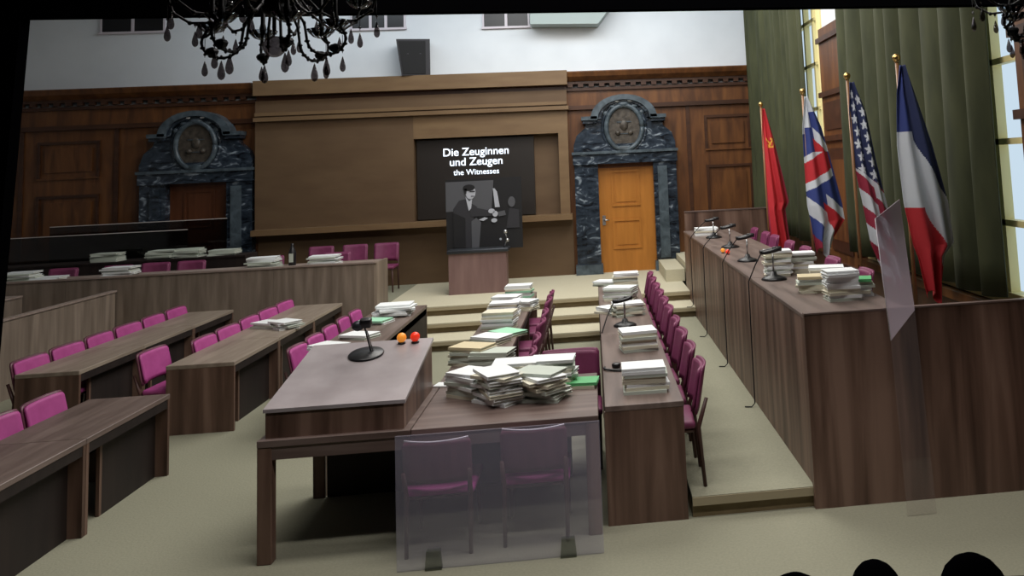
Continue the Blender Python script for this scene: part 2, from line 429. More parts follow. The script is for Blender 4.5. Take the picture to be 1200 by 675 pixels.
# ------------------------------------------------------------------ screen with title, projected photograph
t = thing('title_screen', 'dark screen in the brown alcove with white title lettering', 'screen', (-3.22, 16.4, 1.58))
MB().box(0, 2.15, -.06, .03, 0, 1.46, screen_m).build('screen_panel', t)
def text(body, x, z, size, off, par):
    cu = bpy.data.curves.new('lettering', 'FONT'); cu.body = body; cu.size = size; cu.extrude = .002
    cu.align_x = 'CENTER'; cu.materials.append(text_m)
    tmp = bpy.data.objects.new('tmp', cu); C.objects.link(tmp); dg = bpy.context.evaluated_depsgraph_get()
    me = bpy.data.meshes.new_from_object(tmp.evaluated_get(dg)); bpy.data.objects.remove(tmp)
    bm = bmesh.new()
    for q in range(4):
        k = len(bm.verts); bm.from_mesh(me); bm.verts.ensure_lookup_table()
        bmesh.ops.translate(bm, verts=bm.verts[k:], vec=(off*math.cos(q*PI/2+.8), off*math.sin(q*PI/2+.8), -.0004*q))
    bm.to_mesh(me); bm.free()
    o = bpy.data.objects.new('lettering', me); C.objects.link(o); o.parent = par; o.location = (x, -.068, z); o.rotation_euler = (PI/2, 0, 0)
    return o
tl = MB()
text('Die Zeuginnen', 1.08, 1.15, .205, .0035, t)
text('und Zeugen', 1.08, .965, .205, .0035, t)
text('the Witnesses', 1.08, .79, .145, .0016, t)

g1 = mat('photo_black', (.004, .004, .006), .7); g2 = mat('photo_dark_grey', (.022, .022, .028), .7); g3 = mat('photo_mid_grey', (.075, .078, .09), .7)
g4 = mat('photo_light_grey', (.42, .44, .5), .7)
ph = thing('projected_photograph', 'black and white picture of a man in a dark suit behind the witness stand', 'picture', (-2.46, 14.95, 1.14))
MB().box(-.02, 1.25, 0, .03, -.04, 1.16, g1).build('picture_panel', ph)
def blob(p, pts, y, m): p.prism(pts, 'y', y-.004, y, m)
def oval(cx, cz, a, b, n=16, rot=0): return [(cx+a*math.cos(2*PI*i/n)*math.cos(rot)-b*math.sin(2*PI*i/n)*math.sin(rot), cz+a*math.cos(2*PI*i/n)*math.sin(rot)+b*math.sin(2*PI*i/n)*math.cos(rot)) for i in range(n)]
p = MB()
blob(p, [(-.02, .62), (.74, .62), (.78, 1.12), (-.02, 1.12)], -.001, g3)
blob(p, [(.12, 0), (.44, 0), (.44, .5), (.5, .68), (.3, .82), (.2, .8), (.1, .66)], -.006, g2)     # suit
blob(p, [(.36, .70), (.74, .60), (.76, .52), (.40, .52)], -.011, g2)                               # outstretched arm
blob(p, [(.10, .02), (.3, .0), (.3, .5), (.1, .6)], -.012, g1)
blob(p, [(.40, 0), (.52, 0), (.56, .42), (.48, .5), (.40, .44)], -.012, g3)                        # second figure's shoulder
blob(p, [(.31, .86), (.37, .78), (.42, .82), (.40, .66), (.36, .62)], -.014, g4)                   # collar
blob(p, oval(.395, .93, .085, .115), -.015, g4)                                                    # face
blob(p, oval(.37, 1.01, .10, .055), -.020, g1)                                                     # hair
blob(p, [(.30, .91), (.325, .91), (.34, 1.0), (.285, .99)], -.020, g1)
blob(p, [(.38, .955), (.47, .955), (.47, .935), (.38, .935)], -.021, g2)                           # shadow of the eyes
blob(p, [(.40, .87), (.455, .87), (.455, .858), (.40, .858)], -.021, g2)
blob(p, oval(.74, .60, .055, .04), -.015, g4); blob(p, oval(.80, .55, .045, .05), -.015, g4); blob(p, oval(.78, .44, .05, .035), -.015, g4)
blob(p, [(.80, .66), (.88, .66), (.84, .92), (.80, .98), (.77, .98)], -.014, g4)                   # pale rod / sleeve
blob(p, oval(1.08, .74, .06, .09), -.012, g3); blob(p, [(.98, .3), (1.2, .3), (1.2, .6), (1.04, .64)], -.010, g2)
blob(p, [(.52, .46), (.62, .5), (.68, .48), (.6, .44)], -.014, g4)
blob(p, oval(.88, .12, .02, .02), -.014, g4)
blob(p, [(.84, .58), (.96, .60), (.98, .52), (.86, .50)], -.014, g3)
p.build('printed_figures', ph)

wst = thing('witness_stand', 'small wooden witness stand with dark top below the black and white picture', 'lectern', (-2.4, 14.6, .42))
MB().box(0, .94, 0, .3, 0, .66, noisy('rose_brown_wood', [(.17, .10, .095), (.24, .15, .14)], (5, 5, .6), 1.5, 3, .5)).build('body', wst)
MB().rbox(-.02, .98, -.04, .32, .66, .72, dgrey, .01).build('top', wst)
MB().tube([(.9, .1, .72), (.95, .08, .86), (.93, .06, .98)], .01, steel).ball((.93, .05, .98), .035, steel).ball((.96, .05, .84), .03, steel).build('microphone', wst)

# ------------------------------------------------------------------ loudspeaker
t = thing('loudspeaker', 'black tilted loudspeaker on the cornice against the white wall', 'speaker', (-3.22, 16.3, 4.24), .2)
b = MB(); b.prism([(-.24, 0), (.27, 0), (.27, .68), (-.33, .68)], 'y', -.22, .1, mat('speaker_grey_black', (.018, .017, .022), .6)); b.build('cabinet', t)
g = MB(); g.prism([(-.21, .03), (.19, .03), (.19, .64), (-.29, .64)], 'y', -.235, -.22, blk2); g.build('grille', t)
MB().box(-.14, -.11, -.240, -.235, .4, .41, dgrey).box(.08, .11, -.240, -.235, .4, .41, dgrey).build('badge', t)

# ------------------------------------------------------------------ curtains
def curtain(y0, y1, x, z0, z1, seed, label, waves):
    rnd = random.Random(seed); ph_ = [rnd.uniform(0, 6) for _ in range(4)]
    def fn(u, v):
        y = y0+(y1-y0)*u
        a = waves*2*PI*(u+.012*math.sin(u*17+ph_[3]))
        b_ = a+.9*math.sin(a*.23+ph_[0]); d = .75-1.7*abs(math.sin(b_*.5))**.8*(.8+.2*math.sin(a*.31+ph_[1]))
        amp = .080+.012*v
        return (x+amp*d+.01*math.sin(5*v+ph_[2]), y+.02*math.sin(a*.5+v*2), z0+(z1-z0)*(1-v))
    m = MB(); m.grid(fn, 320, 16, curt)
    o = m.build('curtain'); so = o.modifiers.new('thick', 'SOLIDIFY'); so.thickness = .015
    tag(o, label, 'curtain', 'green curtains on the window wall'); return o
curtain(12.02, 16.25, 3.11, 1.18, 5.8, 1, 'narrow-looking far green velvet curtain beside the white back wall', 12)
curtain(6.42, 10.30, 3.10, 1.25, 5.8, 2, 'broad near green velvet curtain with deep folds behind the tricolour', 9)

# ------------------------------------------------------------------ flags
f_red = mat('flag_red', (.50, .02, .03), .7); f_blue = mat('flag_blue', (.03, .05, .22), .7); f_white = mat('flag_white', (.62, .66, .72), .7)
f_navy = mat('flag_navy', (.02, .03, .10), .7); f_gold = mat('flag_gold', (.8, .45, .06), .6); f_crim = mat('flag_crimson', (.30, .02, .05), .7)
def star(u, w, cx, cy, r):
    dx, dy = u-cx, w-cy; d = math.hypot(dx, dy)
    if d > r: return False
    a = (math.atan2(dx, -dy)+PI*2) % (2*PI/5); a = min(a, 2*PI/5-a)
    return d < r*.382/(math.sin(PI/5-.001)*0+max(.382, math.cos(a*1.0)-math.sin(a)*.9*1.0*1.4+.0)) if False else d < r*(1-.618*min(1, a/(PI/5)))+r*.0
def fr(s, t):
    if s < .38:
        return f_blue if t < .29 else f_white if t < .62 else f_red
    q = (s-.38)/.62
    return f_navy if t < .30+.28*q+.0 and q > .12 or t < .29 else f_white if t < .86+.02*q-.22*(1-q) else f_red
def uk(s, t):
    tt = t+.10*(s-.3)
    if t < .10: return f_white
    if s < .42 and t < .36: return f_blue if s > .10 and t > .2 or t > .24 else f_white
    if t < .36:
        e = (t-.12)/.24-(s-.42)*.9
        return f_white if 0.25 < e < .6 and s > .5 else (f_red if e >= .6 else f_blue)
    if s < .12 or s < .95:
        if .36 <= tt < .40: return f_white
        if .40 <= tt < .53: return f_red
        if .53 <= tt < .58: return f_white
    e = (t-.58)/.40-(s-.1)*.55
    if e < .06 : return f_blue if s < .55 else (f_white if e > -.12 else f_blue)
    if e < .20: return f_blue if s < .45 else (f_red)
    if e < .34 : return f_white if s < .5 else f_red
    if e < .5: return f_white
    if e < .8: return f_white if s > .35 else f_blue
    return f_crim
def us(s, t):
    if t < .42+.12*s:
        for j in range(8):
            for i in range(2):
                cx, cy = .25+.42*i+.05*(j % 2), .06+.062*j+.03*i
                dx, dy = (s-cx)*.36, (t-cy)*2.0
                if star(dx, dy, 0, 0, .055): return f_white
        return f_navy
    k = (t*1.0-s*.16 if s < .55 else t-.02+s*.10-.25*(s-.55))*11.5
    return f_white if int(k) % 2 == 0 else f_crim
def su(s, t):
    dx, dy = (s-.62)*.25, (t-.24)*2.0
    d = math.hypot(dx, dy)
    if .045 < d < .07 and not (dx < 0 and dy < .02): return f_gold
    if abs(dx+dy*.9) < .014 and d < .085: return f_gold
    if abs(dx-dy+.02) < .018 and -.085 < dx < -.0 : return f_gold
    if s > .93 or (s < .08 and t > .5): return f_crim
    return f_red
def flag(name, label, y, outline, pat, ztop=3.28, zb=.56, x=2.93, lean=0., fold=2.2, L=2.0):
    t = thing(name, label, 'flag', (x, y, zb), 0, 'national flags behind the judges bench')
    h = ztop-zb
    pole = MB(); pole.tube([(0, 0, 0), (lean, 0, h)], .016, mat('pole_wood', (.25, .12, .05), .4)); pole.lathe([(.13, 0), (.13, .02), (.03, .05), (.02, .08)], brass); pole.build('pole', t)
    MB().ball((lean, 0, h+.02), .035, brass).tube([(lean, 0, h-.02), (lean, 0, h)], .022, brass).build('finial', t)
    def fn(s, v):
        # outline: list of (v, left, right) in metres from the pole top
        for a, b in zip(outline, outline[1:]):
            if a[0] <= v <= b[0]+1e-9:
                q = (v-a[0])/(b[0]-a[0]); l = a[1]+(b[1]-a[1])*q; r = a[2]+(b[2]-a[2])*q; break
        z = h-.05-L*v
        hang = 0 if v < .97 else 0
        w = r-l
        return (l+w*s, -.06+(.015+.035*v)*math.sin(s*fold*2*PI+1.2*math.sin(v*3))+.03*math.sin(s*5+v*4), z-.0+(.06*math.sin(s*PI*2.0) if v > .9 else 0)*(v-.9)*10)
    m = MB(); m.grid(fn, 56, 220, None, True, pat)
    o = m.build('cloth', t); so = o.modifiers.new('thick', 'SOLIDIFY'); so.thickness = .004
    return t
flag('french_flag', 'blue white and red tricolour flag, nearest of the four flags', 6.95,
     [(0, -.01, .02), (.12, -.05, .09), (.35, -.07, .22), (.6, -.05, .33), (.78, .0, .36), (.83, .03, .27), (1, .07, .21)], fr, x=2.62, L=1.92, ztop=3.18, lean=-.02)
flag('american_flag', 'stars and stripes flag hanging between the tricolour and the union flag', 8.3,
     [(0, -.01, .02), (.15, -.03, .13), (.4, -.01, .21), (.6, .05, .29), (.8, .10, .37), (1, .24, .40)], us, x=2.6, L=2.0, ztop=3.17, lean=-.02)
flag('british_flag', 'union flag hanging beside the strip of window', 10.05,
     [(0, -.01, .02), (.2, -.05, .17), (.45, -.05, .28), (.7, -.05, .38), (.8, -.02, .40), (.92, 0, .24), (1, .02, .19)], uk, x=2.58, L=1.85, ztop=3.17, lean=-.02)
flag('soviet_flag', 'narrow red flag with gold emblem in front of the far curtain', 12.6,
     [(0, -.01, .02), (.2, -.03, .13), (.5, -.02, .26), (.65, -.02, .32), (.7, -.01, .26), (1, .02, .32)], su, x=2.58, L=2.15, ztop=3.2, lean=-.02)

# ------------------------------------------------------------------ desks
def desk(name, label, cat, group, x0, x1, y0, y1, H, z0=0, near_end=True, far_end=True, modesty='right', gap=.35, top=None, th=.04, inset=.1):
    t = thing(name, label, cat, ((x0+x1)/2, (y0+y1)/2, z0), 0, group)
    hx, hy = (x1-x0)/2, (y1-y0)/2
    MB().rbox(-hx, hx, -hy, hy, H-th, H, top or wal_y, .004, 1, smooth=False).build('tabletop', t)
    for on, y in ((near_end, -hy), (far_end, hy-.035)):
        if on: MB().box(-hx+.003, hx-.003, y+.002, y+.035, 0, H-th, wal_v).build('end_panel', t)
    a = MB().box(hx-.035, hx-.006, -hy+.035, hy-.035, H-th-.07, H-th, wal_shade); a.build('apron', t)
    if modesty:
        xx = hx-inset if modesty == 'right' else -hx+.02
        MB().box(xx-.02, xx, -hy+.035+gap, hy-.035, .0, H-th, wal_shade).box(xx-.025, xx, -hy+.035+gap-.03, -hy+.035+gap, 0, H-th, wal_v).build('modesty_panel', t)
    return t
ordn = ['nearest', 'second from the near end', 'third from the near end', 'fourth from the near end', 'fifth from the near end', 'sixth from the near end', 'seventh from the near end', 'eighth from the near end', 'ninth from the near end', 'farthest']
def o_(i, n): return 'nearest' if i == 0 else ('farthest' if i == n-1 else ordn[i])
tan_y = noisy('pale_walnut_top', [(.21, .165, .13), (.27, .22, .175), (.34, .28, .225)], (9, .8, 9), 1.3, 5, .4, .4)
def desk_row(x0, x1, ys, H, where, group, **k):
    n = len(ys)-1
    for i in range(n):
        desk('desk', 'walnut desk %s, %s' % (where, 'whole row' if n == 1 else o_(i, n)), 'desk', group, x0, x1, ys[i], ys[i+1]-.004, H, **k)
desk_row(-5.63, -5.04, [9.12, 10.34, 11.55, 12.75], .66, 'in the leftmost row', 'desks beside the dock', top=tan_y)
desk_row(-4.21, -3.57, [9.05, 10.28, 11.5, 12.75], .66, 'in the second row from the left', 'desks in the second row', top=tan_y)
desk_row(-4.27, -3.62, [5.45, 6.66, 7.87], .66, 'with an open side in the left foreground', 'desks in the left foreground')
desk_row(-2.74, -2.14, [8.7, 11.35], .76, 'behind the big lectern', 'desks behind the lectern', gap=.0, inset=.006)
desk_row(-1.26, -.80, [7.14, 9.0, 10.5, 11.95], .76, 'in the middle row heaped with files', 'desks in the middle row', gap=.0, modesty='left')
desk_row(.03, .57, [6.02, 8.52, 12.15], .78, 'in the row below the judges bench', 'desks below the bench', gap=.0, modesty='left')

# front table the lectern stands on: three units
def front_table(x0, x1, label, leg_l, leg_r):
    y0, y1, H = 5.9, 7.09, .76
    t = thing('front_table', label, 'table', ((x0+x1)/2, (y0+y1)/2, 0), 0, 'front tables under the lectern and files')
    hx, hy = (x1-x0)/2, (y1-y0)/2
    MB().rbox(-hx, hx, -hy, hy, H-.045, H, wal_x, .004, 1, smooth=False).build('tabletop', t)
    MB().box(-hx, hx, -hy+.01, -hy+.045, H-.125, H-.045, wal_x).build('apron', t)
    MB().box(-hx, hx, hy-.05, hy-.02, H-.125, H-.045, wal_shade).build('apron', t)
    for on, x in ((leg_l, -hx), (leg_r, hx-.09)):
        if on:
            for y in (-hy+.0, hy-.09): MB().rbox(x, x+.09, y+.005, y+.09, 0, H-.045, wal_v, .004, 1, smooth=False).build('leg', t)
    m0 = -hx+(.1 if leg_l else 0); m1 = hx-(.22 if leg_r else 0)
    MB().box(m0, m1, hy-.07, hy-.05, .0, H-.045, wal_shade).build('modesty_panel', t)
front_table(-2.19, -1.235, 'front walnut table carrying the tall sloping lectern', True, False)
front_table(-1.23, -.015, 'front walnut table carrying the biggest pile of files', False, True)

# sloping lectern box
t = thing('lectern', 'large sloping grey-topped lectern box with black microphone in the foreground', 'lectern', (-2.15, 5.94, .76))
b = MB(); W_ = .87; D_ = 1.0
b.prism([(0, 0), (D_, 0), (D_, .36), (0, .165)], 'x', 0, W_, wal_v); b.build('body', t)
b = MB(); b.prism([(-.012, .163), (D_+.01, .362), (D_+.01, .385), (-.012, .186)], 'x', -.012, W_+.012, slate_top); b.build('top', t)
def lect(x, y): return (-2.15+x, 5.94+y, .76+.186+(y+.012)*.1956)

# judges bench
SB = [6.04, 8.02, 9.62, 11.3, 12.78, 13.95]
for i in range(5):
    n_ = ['nearest unit of the judges bench with the tallest file piles', 'second nearest unit of the judges bench with a microphone', 'middle unit of the judges bench with the small signal lamps', 'second farthest unit of the judges bench with a microphone', 'farthest unit of the judges bench by the end panel'][i]
    t = thing('judges_bench_unit', 'walnut ' + n_, 'bench desk', (1.45, SB[i], 0), 0, 'units of the judges bench')
    L_ = SB[i+1]-SB[i]-.006
    MB().box(0, .03, 0, L_, .14 if i < 4 else .28, 1.27, wal_v).box(.03, .06, 0, L_, .14, 1.2, wal_shade).build('front_panel', t)
    MB().rbox(-.008, .75, 0, L_, 1.27, 1.3, wal_y, .004, 1, smooth=False).build('worktop', t)
    if i == 0:
        MB().box(-.01, 1.84, -.045, -.002, 0, 1.3, wal_v).box(-.012, 1.84, -.05, 0, 1.3, 1.312, wal_x).build('end_panel', t)
    MB().box(.06, .72, L_-.035, L_, .56, 1.27, wal_shade).build('side_support', t)
tag(MB().box(1.5, 2.98, 14.2, 14.25, .5, 1.58, wal_v).box(1.5, 2.98, 14.19, 14.26, 1.58, 1.6, wal_x).build('end_screen'), 'low walnut screen closing off the far end of the judges bench', 'screen')

# dock: long front wall, side wall, counters
t = thing('dock_barrier', 'long pale wooden dock wall across the back left', 'dock', (-12, 13.45, 0))
d = MB()
for i in range(6): d.box(i*1.45, min((i+1)*1.45, 8.7)-.004, 0, .04, 0, 1.12, oak_v)
d.build('front_panels', t)
MB().box(0, 8.72, -.02, .07, 1.12, 1.145, oak_rim).build('top_rail', t)
MB().box(8.68, 8.72, .04, .75, .42, 1.12, oak_v).build('end_panel', t)
MB().box(0, 8.68, .07, .62, 1.08, 1.12, oak_rim).build('writing_shelf', t)
t = thing('dock_side_wall', 'pale wooden side wall running forward from the dock beside the left desks', 'dock', (-6.95, 9.2, 0))
MB().box(-.04, 0, 0, 4.22, 0, .92, oak_v).build('side_panel', t); MB().box(-.06, .02, -.01, 4.23, .92, .945, oak_rim).build('top_rail', t)
t = thing('dock_side_counter', 'lower pale counter at the far left edge behind the dock side wall', 'dock', (-8.2, 9.4, 0))
MB().box(-.05, 0, 0, 4.0, 0, .93, oak_v).build('side_panel', t); MB().box(-.6, .02, 0, 3.98, .93, .955, oak_rim).build('counter_top', t)
# raised second counter inside the dock and smoked glass screens
t = thing('dock_rear_counter', 'dark raised counter inside the dock carrying green-grey file heaps', 'dock', (-12, 14.75, .42))
MB().box(0, 6.35, .0, .04, 0, .80, wal_shade).build('front_panel', t); MB().box(0, 6.35, -.02, .5, .80, .83, wal_shade).build('counter_top', t); MB().box(6.3, 6.35, .04, .5, 0, .8, wal_shade).build('end_panel', t)
for x0, x1, z1, y, lb_ in ((-10.6, -6.8, 1.67, 15.3, 'lower smoked glass screen in the dock with a thin bright top edge'), (-9.2, -6.33, 1.81, 15.7, 'taller smoked glass screen at the rear of the dock')):
    t = thing('glass_screen', lb_, 'glass screen', (x0, y, .42), 0, 'smoked glass screens')
    MB().box(0, x1-x0, 0, .012, 0, z1-.42, g_dark).build('pane', t)
    MB().box(0, x1-x0, -.003, .015, z1-.42, z1-.408, mat('bright_glass_edge', (.55, .5, .48), .3)).build('top_edge', t)

# hazy glass panels in the foreground
t = thing('glass_barrier', 'hazy clear glass panel standing in front of the two front chairs', 'glass panel', (-1.27, 5.63, 0))
MB().box(0, 1.26, 0, .01, 0.0, .80, g_haze).build('pane', t)
for x in (.22, 1.04):  # dark tinted patches standing in for unlit squares low on the panel
    MB().prism([(-.05, 0), (.05, 0), (.04, .11), (-.04, .11)], 'y', -.02, .03, glass('unlit_patch_glass', (.62, .64, .58), .08, (.4, .42, .36), .02), Matrix.Translation((x, 0, 0))).build('unlit_patch', t)
t = thing('glass_barrier', 'tall pale glass panel rising in front of the tricolour flag', 'glass panel', (2.0, 5.75, 0))
m = MB(); m.prism([(-.03, 1.14), (.15, 1.33), (.10, 2.08), (-.08, 1.96)], 'y', 0, .01, g_haze2); m.build('pane', t)
MB().tube([(-.08, .005, 1.96), (-.03, .005, 1.14)], .004, chrome_edge, 6).build('bright_edge', t)
MB().prism([(.0, 0), (.20, 0), (.15, 1.33), (-.03, 1.14)], 'y', 0, .01, glass('clear_lower_glass', (.97, .96, .96), .04, (.6, .55, .55), .02)).build('lower_pane', t)

# ------------------------------------------------------------------ chairs
def make_chair(label, group, pad=pink, seatm=pink, legm=legw, shell=plum, edge=False):
    """local frame: sitter faces +y; back at y=0"""
    t = thing('upholstered_chair', label, 'chair', (0, 0, 0), 0, group)
    s = MB()
    def seat(u, v):
        x = (u-.5)*(.44+.03*v); y = .03+.42*v
        return (x, y, .445-.012*math.sin(PI*u)*math.sin(PI*v))
    s.rbox(-.225, .225, .03, .46, .395, .45, seatm, .022, 3); s.build('seat', t)
    MB().rbox(-.21, .21, .04, .44, .37, .396, legm, .006, 1).build('seat_frame', t)
    def back(y_off, w, z0, z1, thick, m, name, r=.05):
        b = MB(); nu, nv = 12, 8
        vs = []; fs = []
        for side in (0, 1):
            for j in range(nv+1):
                for i in range(nu+1):
                    u = i/nu*2-1; v = j/nv
                    cr_ = max(0, 1-min(v, 1-v)*nv)  # corner rounding rows
                    ww = w*(1-.06*cr_)
                    z = z0+(z1-z0)*v-.012*cr_*(abs(u)**4)
                    y = y_off-.06*v+.035*(u*u)*1.0+(thick if side else 0)
                    vs.append((u*ww/2, y, z-(.010*(1-u*u) if v > .9 else 0)))
        n = (nu+1)*(nv+1)
        for side in (0, 1):
            for j in range(nv):
                for i in range(nu):
                    a = side*n+j*(nu+1)+i; fs.append((a, a+1, a+nu+2, a+nu+1))
        for j in range(nv):
            for i in (0, nu):
                a = j*(nu+1)+i; fs.append((a, a+nu+1, a+nu+1+n, a+n))
        for i in range(nu):
            for j in (0, nv):
                a = j*(nu+1)+i; fs.append((a, a+1, a+1+n, a+n))
        b.add(vs, fs, m, True); b.build(name, t)
    back(-.02, .43, .50, .82, .018, shell, 'backrest_shell')
    back(0.0, .40, .52, .805, .022, pad, 'backrest_pad')
    if edge:
        MB().tube([(u*.2, -.075+.035*u*u, .822-.010*(1-u*u)) for u in [i/6-1 for i in range(13)]], .006, chrome_edge, 6).build('top_edge', t)
    for sx in (-1, 1):
        MB().tube([(sx*.205, -.055, .60), (sx*.20, .01, .40), (sx*.20, -.02, .0)], .016, legm, 6, rs=[.014, .019, .014]).build('leg', t)
        MB().tube([(sx*.19, .42, .40), (sx*.20, .44, .0)], .016, legm, 6, rs=[.019, .013]).build('leg', t)
    return t
proto = {}
def chair(x, y, z, rot, label, group, kind='pink', scale=None):
    if kind not in proto:
        a = {'pink': dict(), 'plum': dict(pad=pinkr, seatm=pinkr, shell=pinkr), 'front': dict(edge=True, pad=pinkr),
             'dark': dict(pad=blk2, seatm=blk2, legm=blk2, shell=blk2)}[kind]
        c = make_chair(label, group, **a); c.location = (x, y, z); c.rotation_euler = (0, 0, rot)
        if scale: c.scale = scale
        proto[kind] = c; return c
    return dup(proto[kind], (x, y, z), rot, label, group, scale or (1, 1, 1))
FR = -PI/2   # facing +x
FL = PI/2    # facing -x
def chair_row(pts, z, rot, where, group, kind='pink', jit=.05, scale=None):
    n = len(pts)
    for i, (x, y) in enumerate(pts):
        w = 'nearest' if i == 0 else 'farthest' if i == n-1 else ordn[i]
        chair(x, y, z, rot+random.uniform(-jit, jit), '%s, %s in line' % (where, w), group, kind, scale)
chair_row([(-5.655, y) for y in (9.42, 10.03, 10.63, 11.24, 11.84, 12.45)], 0, FR, 'magenta chair tucked behind the leftmost back desks', 'chairs by the dock side wall', scale=(1.27, 1, .95))
chair_row([(-4.49, 9.42)]+[(-4.23, y) for y in (9.97, 10.58, 11.2, 11.8, 12.42)], 0, FR, 'magenta chair between the leftmost and second desk rows', 'chairs of the second row', scale=(1.27, 1, .95))
chair_row([(-4.42, 6.98), (-4.42, 7.55)], 0, FR, 'magenta chair behind the left foreground desks', 'chairs in the left foreground', scale=(1.27, 1, .95))
chair_row([(-2.93, y) for y in (8.98, 9.5, 10.02, 10.54, 11.05)], 0, FR, 'magenta chair at the desks behind the lectern', 'chairs behind the lectern', scale=(1.05, 1, .97))
chair_row([(-.62, y) for y in (7.9, 8.55, 9.4, 10.02, 10.9, 11.5)], 0, FL, 'plum chair at the file-heaped middle desks', 'chairs of the middle row', 'plum')
chair_row([(.70, y) for y in (6.40, 7.0, 7.6, 8.2, 8.87, 9.44, 10.01, 10.58, 11.15, 11.72)], .14, FL, 'plum chair on the low plinth facing the middle', 'chairs below the bench', 'plum')
chair_row([(2.42, y) for y in (7.7, 8.75, 9.9, 10.7, 11.6, 12.2, 13.05)], .55, FL, 'plum chair behind the judges bench', 'chairs of the judges', 'plum')
chair(-.24, 7.57, 0, PI, 'dark red chair behind the biggest file pile, facing the viewer', 'single chairs', 'plum', (1.15, 1, 1.05))
chair(-1.05, 5.83, 0, 0, 'left of the two chairs behind the hazy glass panel', 'front chairs', 'front', (1, 1, .88))
chair(-.44, 5.87, 0, 0, 'right of the two chairs behind the hazy glass panel', 'front chairs', 'front', (1, 1, .90))
gc = [(-8.15, 14.25, 'in the dock at the far left'), (-7.35, 14.25, 'in the dock behind the low white file heap'), (-6.85, 14.35, 'in the dock left of the pair under the grey-green files'), (-6.32, 14.35, 'in the dock right of the pair under the grey-green files'), (-5.15, 14.4, 'in the dock beside the white heap near the portal'), (-4.12, 14.4, 'in the dock close behind its right end shelf')]
for x, y, w in gc: chair(x, y, .42, PI, 'magenta chair ' + w, 'chairs in the dock', 'plum')
for x, w in ((-4.80, 'left'), (-4.22, 'middle'), (-3.68, 'right')):
    chair(x, 15.85, .42, PI, '%s of the three magenta chairs against the brown back wall' % w, 'chairs against the back wall', 'plum')

# ------------------------------------------------------------------ folders and papers
fmesh = {}
def folder_mesh(cover, w, l, h):
    k = (cover.name, w, l, h)
    if k not in fmesh:
        m = MB(); e = min(.004, h*.2)
        m.box(-w/2, w/2, -l/2, l/2, 0, e, cover); m.box(-w/2, w/2, -l/2, l/2, h-e, h, cover)
        m.box(-w/2+.006, w/2-.008, -l/2+.008, l/2-.008, e, h-e, pages); m.box(-w/2, -w/2+.006, -l/2, l/2, e, h-e, cover)
        fmesh[k] = m.mesh('document_folder')
    return fmesh[k]
nfold = 0
def stack(x, y, z, n, where, w=.24, l=.33, h=.022, rot=0, jit=.12, sh=.012, top=paper_w, body=(paper_c, paper_w, paper_g), tname='white'):
    """a pile of document folders; every folder is its own object"""
    global nfold
    zz = z
    for i in range(n):
        last = i == n-1
        cov = top if last else random.choice(body)
        o = bpy.data.objects.new('document_folder', folder_mesh(cov, w, l, h)); C.objects.link(o)
        j = jit if not last else jit*.5
        o.location = (x+random.uniform(-sh, sh), y+random.uniform(-sh, sh), zz); o.rotation_euler = (0, 0, rot+random.uniform(-j, j))
        if n == 1: tag(o, '%s folder lying alone %s' % (tname, where), 'folder', 'loose folders')
        elif last: tag(o, '%s folder topmost on pile %s' % (tname, where), 'folder', 'files '+where)
        else: tag(o, 'pale lower folder in pile %s' % where, 'folder', 'files '+where)
        zz += h+.0005; nfold += 1
    return zz
H2 = PI/2
# front table: the big heap
stack(-.93, 6.66, .76, 8, 'at the left back of the biggest heap', rot=.9, jit=.2)
stack(-.72, 6.42, .76, 10, 'at the front corner of the biggest heap', rot=.6, jit=.45, sh=.02)
stack(-.42, 6.42, .76, 9, 'at the right front of the biggest heap', rot=.85, jit=.5, sh=.03, top=paper_g, tname='grey')
stack(-.62, 6.78, .76, 9, 'at the back middle of the biggest heap', rot=1.4, jit=.3, sh=.02)
stack(-.36, 6.80, .76, 9, 'at the back right of the biggest heap', rot=1.5, jit=.3, sh=.02)
stack(-.14, 6.70, .76, 2, 'beside the biggest heap near the table corner', w=.2, l=.24, rot=1.45, jit=.05, top=paper_gr, tname='green')
stack(-1.16, 7.02, .76, 1, 'on the back edge of the front table', w=.12, l=.24, h=.012, rot=1.4, tname='white')
# middle row
stack(-1.08, 7.75, .76, 7, 'near end of the middle row, left pile', rot=1.1, top=paper_t, tname='tan')
stack(-.90, 7.62, .76, 5, 'near end of the middle row, right pile', rot=1.3, jit=.08, h=.025, top=paper_g, tname='grey')
stack(-1.02, 8.62, .76, 3, 'fanned in the middle row', rot=.9, jit=.3)
stack(-.90, 8.95, .76, 2, 'lying pale green in the middle row', rot=.7, jit=.3, top=paper_pg, tname='pale green')
stack(-1.02, 9.35, .76, 8, 'square in the middle row', rot=1.45, jit=.05, top=paper_c, tname='cream')
stack(-1.05, 10.15, .76, 7, 'past the square pile in the middle row', rot=1.5, jit=.1)
stack(-.88, 10.5, .76, 5, 'on the chair side of the middle row', rot=1.2, jit=.2)
stack(-1.10, 10.95, .76, 5, 'left in the far part of the middle row', rot=1.3, jit=.2)
stack(-1.0, 11.55, .76, 7, 'at the far end of the middle row', rot=1.5, jit=.1, body=(paper_pg, paper_w, paper_c))
# row below the bench
stack(.33, 6.38, .78, 8, 'nearest in the row below the bench', w=.24, l=.31, rot=H2, jit=.06)
stack(.36, 7.78, .78, 7, 'second in the row below the bench', w=.26, l=.31, rot=H2+.1, jit=.06, h=.024, top=paper_w)
stack(.33, 9.55, .78, 6, 'behind the desk microphone', rot=H2+.15, jit=.2)
stack(.13, 9.75, .78, 3, 'left behind the desk microphone', w=.18, l=.24, rot=.6, jit=.3)
stack(.30, 10.65, .78, 7, 'fourth in the row below the bench', w=.26, l=.36, rot=1.2, jit=.12)
stack(.40, 11.85, .78, 8, 'at the far right end of the row below the bench', rot=H2, jit=.06)
stack(.16, 11.95, .78, 3, 'at the far left end of the row below the bench', rot=H2-.4, jit=.3)
